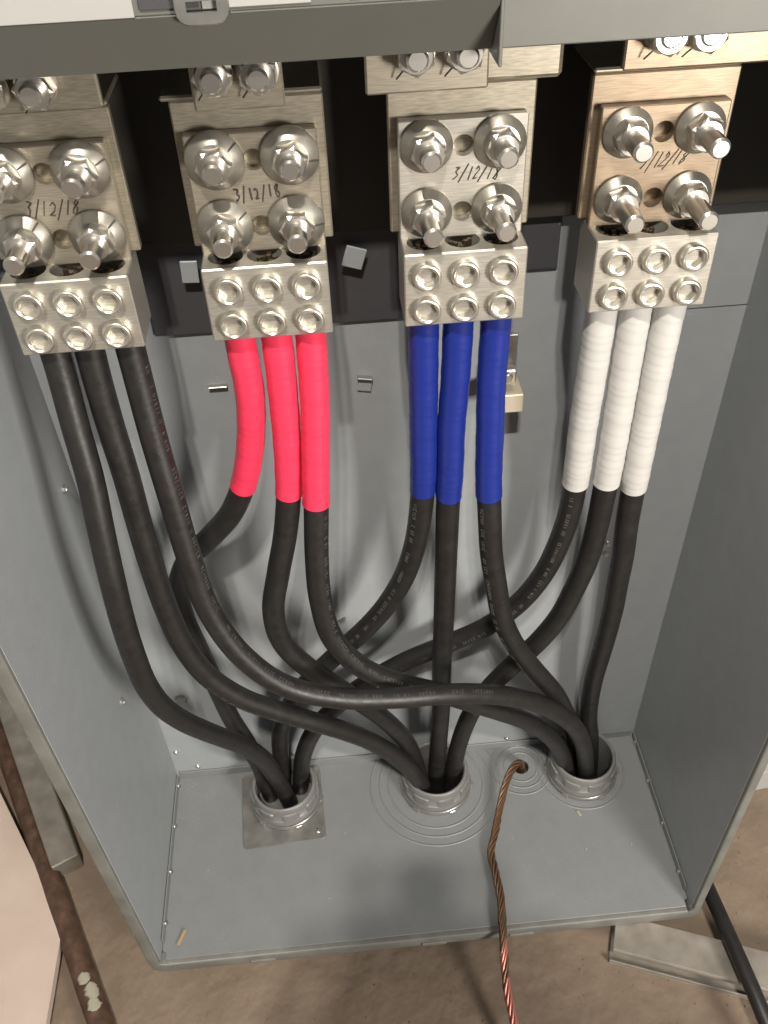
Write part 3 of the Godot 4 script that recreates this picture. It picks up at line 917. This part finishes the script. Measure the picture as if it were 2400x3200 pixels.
# ---------------------------------------------------------------- the person who takes the picture, behind the camera
# bones: [from, to, radius at from, radius at to, colour index]; joined by a smooth minimum and meshed as surface nets
func body_mesh(st: SurfaceTool, bones: Array, cell: float, blend: float, colors: Array) -> void:
	var lo := Vector3(1e9, 1e9, 1e9)
	var hi := -lo
	for b in bones:
		var m: float = maxf(b[2], b[3]) + blend + cell * 2.0
		lo = lo.min(b[0].min(b[1]) - Vector3.ONE * m)
		hi = hi.max(b[0].max(b[1]) + Vector3.ONE * m)
	var nx := int((hi.x - lo.x) / cell) + 2
	var ny := int((hi.y - lo.y) / cell) + 2
	var nz := int((hi.z - lo.z) / cell) + 2
	var f := PackedFloat32Array()
	f.resize(nx * ny * nz)
	f.fill(1.0)
	for b in bones:
		var p0: Vector3 = b[0]
		var d: Vector3 = b[1] - b[0]
		var r0: float = b[2]
		var r1: float = b[3]
		var len2 := maxf(d.length_squared(), 1e-9)
		var m := maxf(r0, r1) + blend + cell * 1.5
		var a: Vector3 = ((b[0].min(b[1]) - Vector3.ONE * m - lo) / cell).floor().max(Vector3.ZERO)
		var e: Vector3 = ((b[0].max(b[1]) + Vector3.ONE * m - lo) / cell).ceil().min(Vector3(nx - 1, ny - 1, nz - 1))
		for i in range(int(a.x), int(e.x) + 1):
			for j in range(int(a.y), int(e.y) + 1):
				for k in range(int(a.z), int(e.z) + 1):
					var p := lo + Vector3(i, j, k) * cell - p0
					var t := clampf(p.dot(d) / len2, 0.0, 1.0)
					var v := (p - d * t).length() - lerpf(r0, r1, t)
					var at := (i * ny + j) * nz + k
					var o := f[at]
					var h := maxf(blend - absf(o - v), 0.0) / blend
					f[at] = minf(o, v) - h * h * blend * 0.25
	var ids := {}
	var pts := PackedVector3Array()
	var cols := PackedColorArray()
	for i in nx - 1:
		for j in ny - 1:
			for k in nz - 1:
				var base := (i * ny + j) * nz + k
				var first := f[base] < 0.0
				var mixed := false
				for c in [1, nz, nz + 1, ny * nz, ny * nz + 1, ny * nz + nz, ny * nz + nz + 1]:
					if (f[base + c] < 0.0) != first:
						mixed = true
						break
				if not mixed:
					continue
				var sum := Vector3.ZERO
				var n := 0
				for g in [[0, 0, 0, 0], [0, 0, 1, 0], [0, 1, 0, 0], [0, 1, 1, 0], [0, 0, 0, 1], [0, 0, 1, 1], [1, 0, 0, 1], [1, 0, 1, 1], [0, 0, 0, 2], [0, 1, 0, 2], [1, 0, 0, 2], [1, 1, 0, 2]]:
					var axis: int = g[3]
					var q := Vector3i(g[0], g[1], g[2])
					var q2 := q
					q2[axis] = 1
					var va := f[base + (q.x * ny + q.y) * nz + q.z]
					var vb := f[base + (q2.x * ny + q2.y) * nz + q2.z]
					if (va < 0.0) != (vb < 0.0):
						sum += Vector3(q).lerp(Vector3(q2), va / (va - vb))
						n += 1
				ids[base] = pts.size()
				var w := lo + (Vector3(i, j, k) + sum / maxi(n, 1)) * cell
				pts.append(w)
				var best := 1e9
				var col := 0
				for b in bones:
					var dd: Vector3 = b[1] - b[0]
					var t := clampf((w - b[0]).dot(dd) / maxf(dd.length_squared(), 1e-9), 0.0, 1.0)
					var v: float = (w - b[0] - dd * t).length() - lerpf(b[2], b[3], t)
					if v < best:
						best = v
						col = b[4]
				cols.append(colors[col])
	st.set_smooth_group(7)
	var sx := ny * nz
	for i in range(1, nx - 1):
		for j in range(1, ny - 1):
			for k in range(1, nz - 1):
				var base := i * sx + j * nz + k
				var inside := f[base] < 0.0
				for s in [[sx, nz, 1], [nz, 1, sx], [1, sx, nz]]:
					if (f[base + s[0]] < 0.0) == inside:
						continue
					var q := [base - s[1] - s[2], base - s[2], base, base - s[1]]
					if not (ids.has(q[0]) and ids.has(q[1]) and ids.has(q[2]) and ids.has(q[3])):
						continue
					var order := [0, 2, 1, 0, 3, 2] if inside else [0, 1, 2, 0, 2, 3]
					for o in order:
						var id: int = ids[q[o]]
						st.set_color(cols[id])
						st.add_vertex(pts[id])

func build_photographer(eye: Vector3, look: Basis) -> void:
	var up := look.y
	var back := look.z
	var pc := eye + back * 0.010 - up * 0.058
	# the phone
	var phone := thing("smartphone", "dark smartphone held in both hands by the person behind the camera", "phone", pc)
	var pt := Transform3D(look, Vector3.ZERO)
	var st := mb()
	block(st, pt, Vector3(0.076, 0.158, 0.0085), 0.0015, 0.010, 5)
	obj("body", st, M.phone_shell, phone)
	st = mb()
	block(st, pt * Transform3D(Basis.IDENTITY, Vector3(0, 0, 0.0046)), Vector3(0.070, 0.150, 0.0006), 0.0002, 0.008, 5)
	obj("screen", st, M.phone_glass, phone)
	# the person: 0 skin, 1 shirt, 2 trousers, 3 boots
	var bones := []
	var j := {
		"pelvis": Vector3(0.27, 0.82, 1.30), "waist": Vector3(0.27, 0.97, 1.26), "chest": Vector3(0.27, 1.14, 1.19), "neck": Vector3(0.268, 1.31, 1.10), "skull": Vector3(0.264, 1.44, 1.01),
		"shoulder_r": Vector3(0.445, 1.25, 1.14), "shoulder_l": Vector3(0.095, 1.25, 1.14), "elbow_r": Vector3(0.52, 1.00, 1.03), "elbow_l": Vector3(0.01, 1.00, 1.03),
		"hip_r": Vector3(0.36, 0.80, 1.30), "hip_l": Vector3(0.18, 0.80, 1.30), "knee_r": Vector3(0.40, 0.40, 1.24), "knee_l": Vector3(0.14, 0.40, 1.24),
		"ankle_r": Vector3(0.41, 0.03, 1.31), "ankle_l": Vector3(0.13, 0.03, 1.31), "toe_r": Vector3(0.43, -0.028, 1.14), "toe_l": Vector3(0.11, -0.028, 1.14)}
	bones.append([j.pelvis + Vector3(-0.07, 0, 0), j.pelvis + Vector3(0.07, 0, 0), 0.105, 0.105, 2])
	bones.append([j.waist + Vector3(-0.055, 0, 0), j.waist + Vector3(0.055, 0, 0), 0.105, 0.105, 1])
	bones.append([j.chest + Vector3(-0.075, 0.02, 0), j.chest + Vector3(0.075, 0.02, 0), 0.115, 0.115, 1])
	bones.append([j.pelvis + Vector3(0, 0.02, 0), j.chest, 0.118, 0.125, 1])
	bones.append([j.shoulder_l, j.shoulder_r, 0.068, 0.068, 1])
	bones.append([j.neck + Vector3(0, -0.04, 0.01), j.skull + Vector3(0, -0.05, 0.02), 0.055, 0.050, 0])
	bones.append([j.ankle_r + Vector3(0, -0.045, 0.03), j.toe_r, 0.043, 0.036, 3])
	bones.append([j.ankle_l + Vector3(0, -0.045, 0.03), j.toe_l, 0.043, 0.036, 3])
	for s in ["r", "l"]:
		bones.append([j["hip_" + s], j["knee_" + s], 0.088, 0.060, 2])
		bones.append([j["knee_" + s], j["ankle_" + s], 0.060, 0.046, 2])
		bones.append([j["shoulder_" + s], j["elbow_" + s], 0.056, 0.045, 1])
	var wrists := {}
	for s in [1, -1]:
		var palm: Vector3 = pc + look.x * (s * 0.054) - up * 0.006 + back * 0.026
		var wrist: Vector3 = palm + look.x * (s * 0.035) - up * 0.062 + back * 0.045
		wrists[s] = [palm, wrist]
		bones.append([j["elbow_r" if s > 0 else "elbow_l"], wrist, 0.045, 0.029, 1])
	st = mb()
	var paint := [Color(0.42, 0.25, 0.18), Color(0.10, 0.12, 0.16), Color(0.05, 0.06, 0.09), Color(0.06, 0.04, 0.03)]
	body_mesh(st, bones, 0.016, 0.035, paint)
	# head on a finer grid
	var hx := Basis(Vector3.RIGHT, -0.42)
	var sk: Vector3 = j.skull
	var hb := [[sk + hx * Vector3(0, 0.03, 0.03), sk + hx * Vector3(0, 0.025, -0.012), 0.080, 0.076, 0], [sk + hx * Vector3(0, -0.02, -0.02), sk + hx * Vector3(0, -0.085, -0.055), 0.064, 0.036, 0],
		[sk + hx * Vector3(0, -0.005, -0.088), sk + hx * Vector3(0, -0.040, -0.106), 0.008, 0.013, 0], [sk + hx * Vector3(-0.03, 0.012, -0.080), sk + hx * Vector3(0.03, 0.012, -0.080), 0.013, 0.013, 0],
		[sk + hx * Vector3(-0.018, -0.066, -0.088), sk + hx * Vector3(0.018, -0.066, -0.088), 0.008, 0.008, 0], [sk + hx * Vector3(0, -0.07, 0.01), j.neck, 0.050, 0.050, 0]]
	for s in [-1, 1]:
		hb.append([sk + hx * Vector3(s * 0.078, 0.0, 0.012), sk + hx * Vector3(s * 0.080, -0.035, 0.008), 0.012, 0.009, 0])
	body_mesh(st, hb, 0.008, 0.016, paint)
	# hands: palm behind the phone's edge, fingers round its far side, thumb on the screen
	for s in [1, -1]:
		var palm: Vector3 = wrists[s][0]
		var wrist: Vector3 = wrists[s][1]
		var out := look.x * float(s)
		var hand := [[wrist, palm + out * 0.006, 0.027, 0.024, 0], [palm + up * 0.020 + out * 0.004, palm - up * 0.020 + out * 0.004, 0.017, 0.017, 0]]
		for k in 4:
			var root := palm + up * (0.030 - 0.019 * k) + out * 0.006 - back * 0.008
			var size: float = [0.92, 1.0, 0.94, 0.78][k]
			var knuckle := root + out * 0.004 - back * 0.030 * size
			var middle := knuckle - out * 0.022 * size - back * 0.012
			hand.append([root, knuckle, 0.0095, 0.0088, 0])
			hand.append([knuckle, middle, 0.0088, 0.0080, 0])
			hand.append([middle, middle - out * 0.017 * size + back * 0.001, 0.0080, 0.0066, 0])
		var thumb := palm - up * 0.012 - out * 0.004 + back * 0.004
		hand.append([thumb, thumb + up * 0.026 - out * 0.012, 0.0125, 0.0105, 0])
		hand.append([thumb + up * 0.026 - out * 0.012, thumb + up * 0.048 - out * 0.024 - back * 0.010, 0.0105, 0.0080, 0])
		body_mesh(st, hand, 0.0045, 0.006, paint)
	var who := thing("person", "person in dark clothes standing behind the camera, holding up the phone", "person", Vector3.ZERO)
	obj("body", st, M.person, who)
	st = mb()
	body_mesh(st, [[sk + hx * Vector3(0, 0.045, 0.042), sk + hx * Vector3(0, 0.050, -0.008), 0.080, 0.074, 0], [sk + hx * Vector3(0, 0.0, 0.055), sk + hx * Vector3(0, -0.05, 0.050), 0.066, 0.045, 0]], 0.009, 0.02, [Color(0.03, 0.02, 0.015)])
	obj("hair", st, M.person, who)
	for s in [-1, 1]:
		st = mb()
		turned(st, Transform3D(hx * Basis(Vector3.RIGHT, -PI / 2), sk + hx * Vector3(s * 0.031, -0.004, -0.075)), [[0.0115, 0.0, 1], [0.0100, 0.006, 1], [0.0060, 0.0100, 1], [0.00001, 0.0115, 1]], 16)
		var eyeball := obj("eye", st, M.paper, who)
		st = mb()
		turned(st, Transform3D(hx * Basis(Vector3.RIGHT, -PI / 2), sk + hx * Vector3(s * 0.031, -0.004, -0.0755)), [[0.0052, 0.0100, 1], [0.0045, 0.0113, 1], [0.00001, 0.0122, 1]], 14)
		obj("iris", st, M.ink, eyeball)

# ---------------------------------------------------------------- light
func build_lamp() -> void:
	var lamp := thing("work_light", "twin bulb work light hanging above and behind the camera", "lamp", Vector3(LAMP.x, LAMP.y, LAMP.z))
	var st := mb()
	turned(st, Transform3D(Basis.IDENTITY, Vector3(0, 0.055, 0)), [[0.105, -0.01, 0], [0.108, -0.01, 0], [0.085, 0.03, 1], [0.012, 0.05, 1], [0.008, 0.6, 1], [0.00001, 0.6, 1]], 28)
	obj("shade", st, M.lamp_shell, lamp)
	for s in [-1, 1]:
		st = mb()
		var at := Vector3(s * LAMP_GAP, 0.0, 0)
		turned(st, upright(at), [[0.00001, -0.021, 1], [0.013, -0.016, 1], [0.021, 0.0, 1], [0.014, 0.016, 1], [0.00001, 0.023, 1]], 20)
		obj("bulb", st, M.lamp_glow, lamp)
		var l := OmniLight3D.new()
		l.name = "bulb_light_%d" % (s + 2)
		l.position = at
		l.light_color = Color(1.0, 0.965, 0.915)
		l.light_energy = LAMP_ENERGY
		l.light_size = 0.028
		l.omni_range = 8.0
		l.omni_attenuation = 2.0
		l.shadow_enabled = true
		lamp.add_child(l, true)

func build_panel_light() -> void:
	var p := thing("panel_light", "square panel light standing in front of the cabinet to the right, out of the picture", "lamp", SIDE)
	var aim := Basis.looking_at(Vector3(0.15, 0.35, 0.05) - SIDE)
	var st := mb()
	block(st, Transform3D(aim, Vector3.ZERO), Vector3(0.40, 0.40, 0.03), 0.004)
	obj("housing", st, M.lamp_shell, p)
	st = mb()
	block(st, Transform3D(aim, -aim.z * 0.0165), Vector3(0.36, 0.36, 0.002), 0.0005)
	obj("diffuser", st, M.panel_glow, p)
	var l := AreaLight3D.new()
	l.name = "panel_area_light"
	l.basis = aim
	l.position = -aim.z * 0.02
	l.area_size = Vector2(0.36, 0.36)
	l.light_color = Color(1.0, 0.97, 0.93)
	l.light_energy = SIDE_ENERGY
	l.area_range = 8.0
	l.area_attenuation = 2.0
	l.shadow_enabled = true
	p.add_child(l, true)

const SIDE := Vector3(1.15, 0.80, 1.45)
const SIDE_ENERGY := 3.3
const LAMP := Vector3(0.172, 2.53, 1.345)
const LAMP_GAP := 0.048
const LAMP_ENERGY := 3.4

func _ready() -> void:
	rng.seed = 41
	var cam := Camera3D.new()
	cam.name = "camera"
	cam.fov = 59.343
	cam.near = 0.02
	cam.far = 60.0
	cam.position = Vector3(0.24983, 1.03497, 0.65243)
	cam.rotation_order = EULER_ORDER_YXZ
	cam.rotation = Vector3(-0.741547, -0.052644, -0.047955)
	add_child(cam)
	cam.current = true
	var we := WorldEnvironment.new()
	we.name = "world_environment"
	var env := Environment.new()
	env.background_mode = Environment.BG_COLOR
	env.background_color = Color(0.59, 0.585, 0.565)
	env.background_energy_multiplier = 0.68
	env.tonemap_mode = Environment.TONE_MAPPER_LINEAR
	env.tonemap_exposure = 1.0
	env.sdfgi_enabled = true
	env.ssao_enabled = true
	env.ssil_enabled = true
	we.environment = env
	add_child(we)
	make_materials()
	build_lamp()
	build_panel_light()
	build_cabinet()
	var places := ["leftmost", "second from left", "third from left", "rightmost"]
	var over := ["three black cables", "three red taped cables", "three blue taped cables", "three white taped cables"]
	for i in 4:
		build_lug(i, "silver three barrel lug clamping the %s, dated in marker" % over[i], "tin plated busbar with a bolted strap behind the lug of the %s" % over[i])
	build_cable("K1", "all black cable, leftmost of all, curving down to the left bushing", "", 0, [])
	build_cable("K2", "all black cable, middle of the left three, sweeping to the middle bushing", "", 0, [0.40, 0.62, 1.9])
	build_cable("K3", "all black cable, right of the left three, crossing over all others to the right bushing", "", 0, [0.05, 0.62, 0.5])
	build_cable("R1", "left red taped cable, bending back behind the black ones to the left bushing", "red_tape", 0.547, [])
	build_cable("R2", "middle red taped cable, curving to the middle bushing", "red_tape", 0.550, [])
	build_cable("R3", "right red taped cable, curving right to the right bushing", "red_tape", 0.545, [0.20, 0.52, 0.75])
	build_cable("B1", "left blue taped cable, bending back to the left bushing", "blue_tape", 0.534, [0.2, 0.45, 2.3])
	build_cable("B2", "middle blue taped cable, dropping straight to the middle bushing", "blue_tape", 0.528, [])
	build_cable("B3", "right blue taped cable, slanting right to the right bushing", "blue_tape", 0.533, [0.2, 0.48, 2.4])
	build_cable("W1", "left white taped cable, sweeping far left to the left bushing", "white_tape", 0.522, [0.22, 0.62, 2.0])
	build_cable("W2", "middle white taped cable, slanting left to the middle bushing", "white_tape", 0.528, [])
	build_cable("W3", "right white taped cable, dropping to the right bushing", "white_tape", 0.519, [])
	build_bushing(0, "grey conduit bushing on a square plate, left of three")
	build_bushing(1, "grey conduit bushing in the middle, left of the copper wire")
	build_bushing(2, "grey conduit bushing at the back right corner, right of the copper wire")
	build_ground_wire()
	build_ground_terminal()
	build_surroundings()
	build_photographer(cam.position, cam.basis)
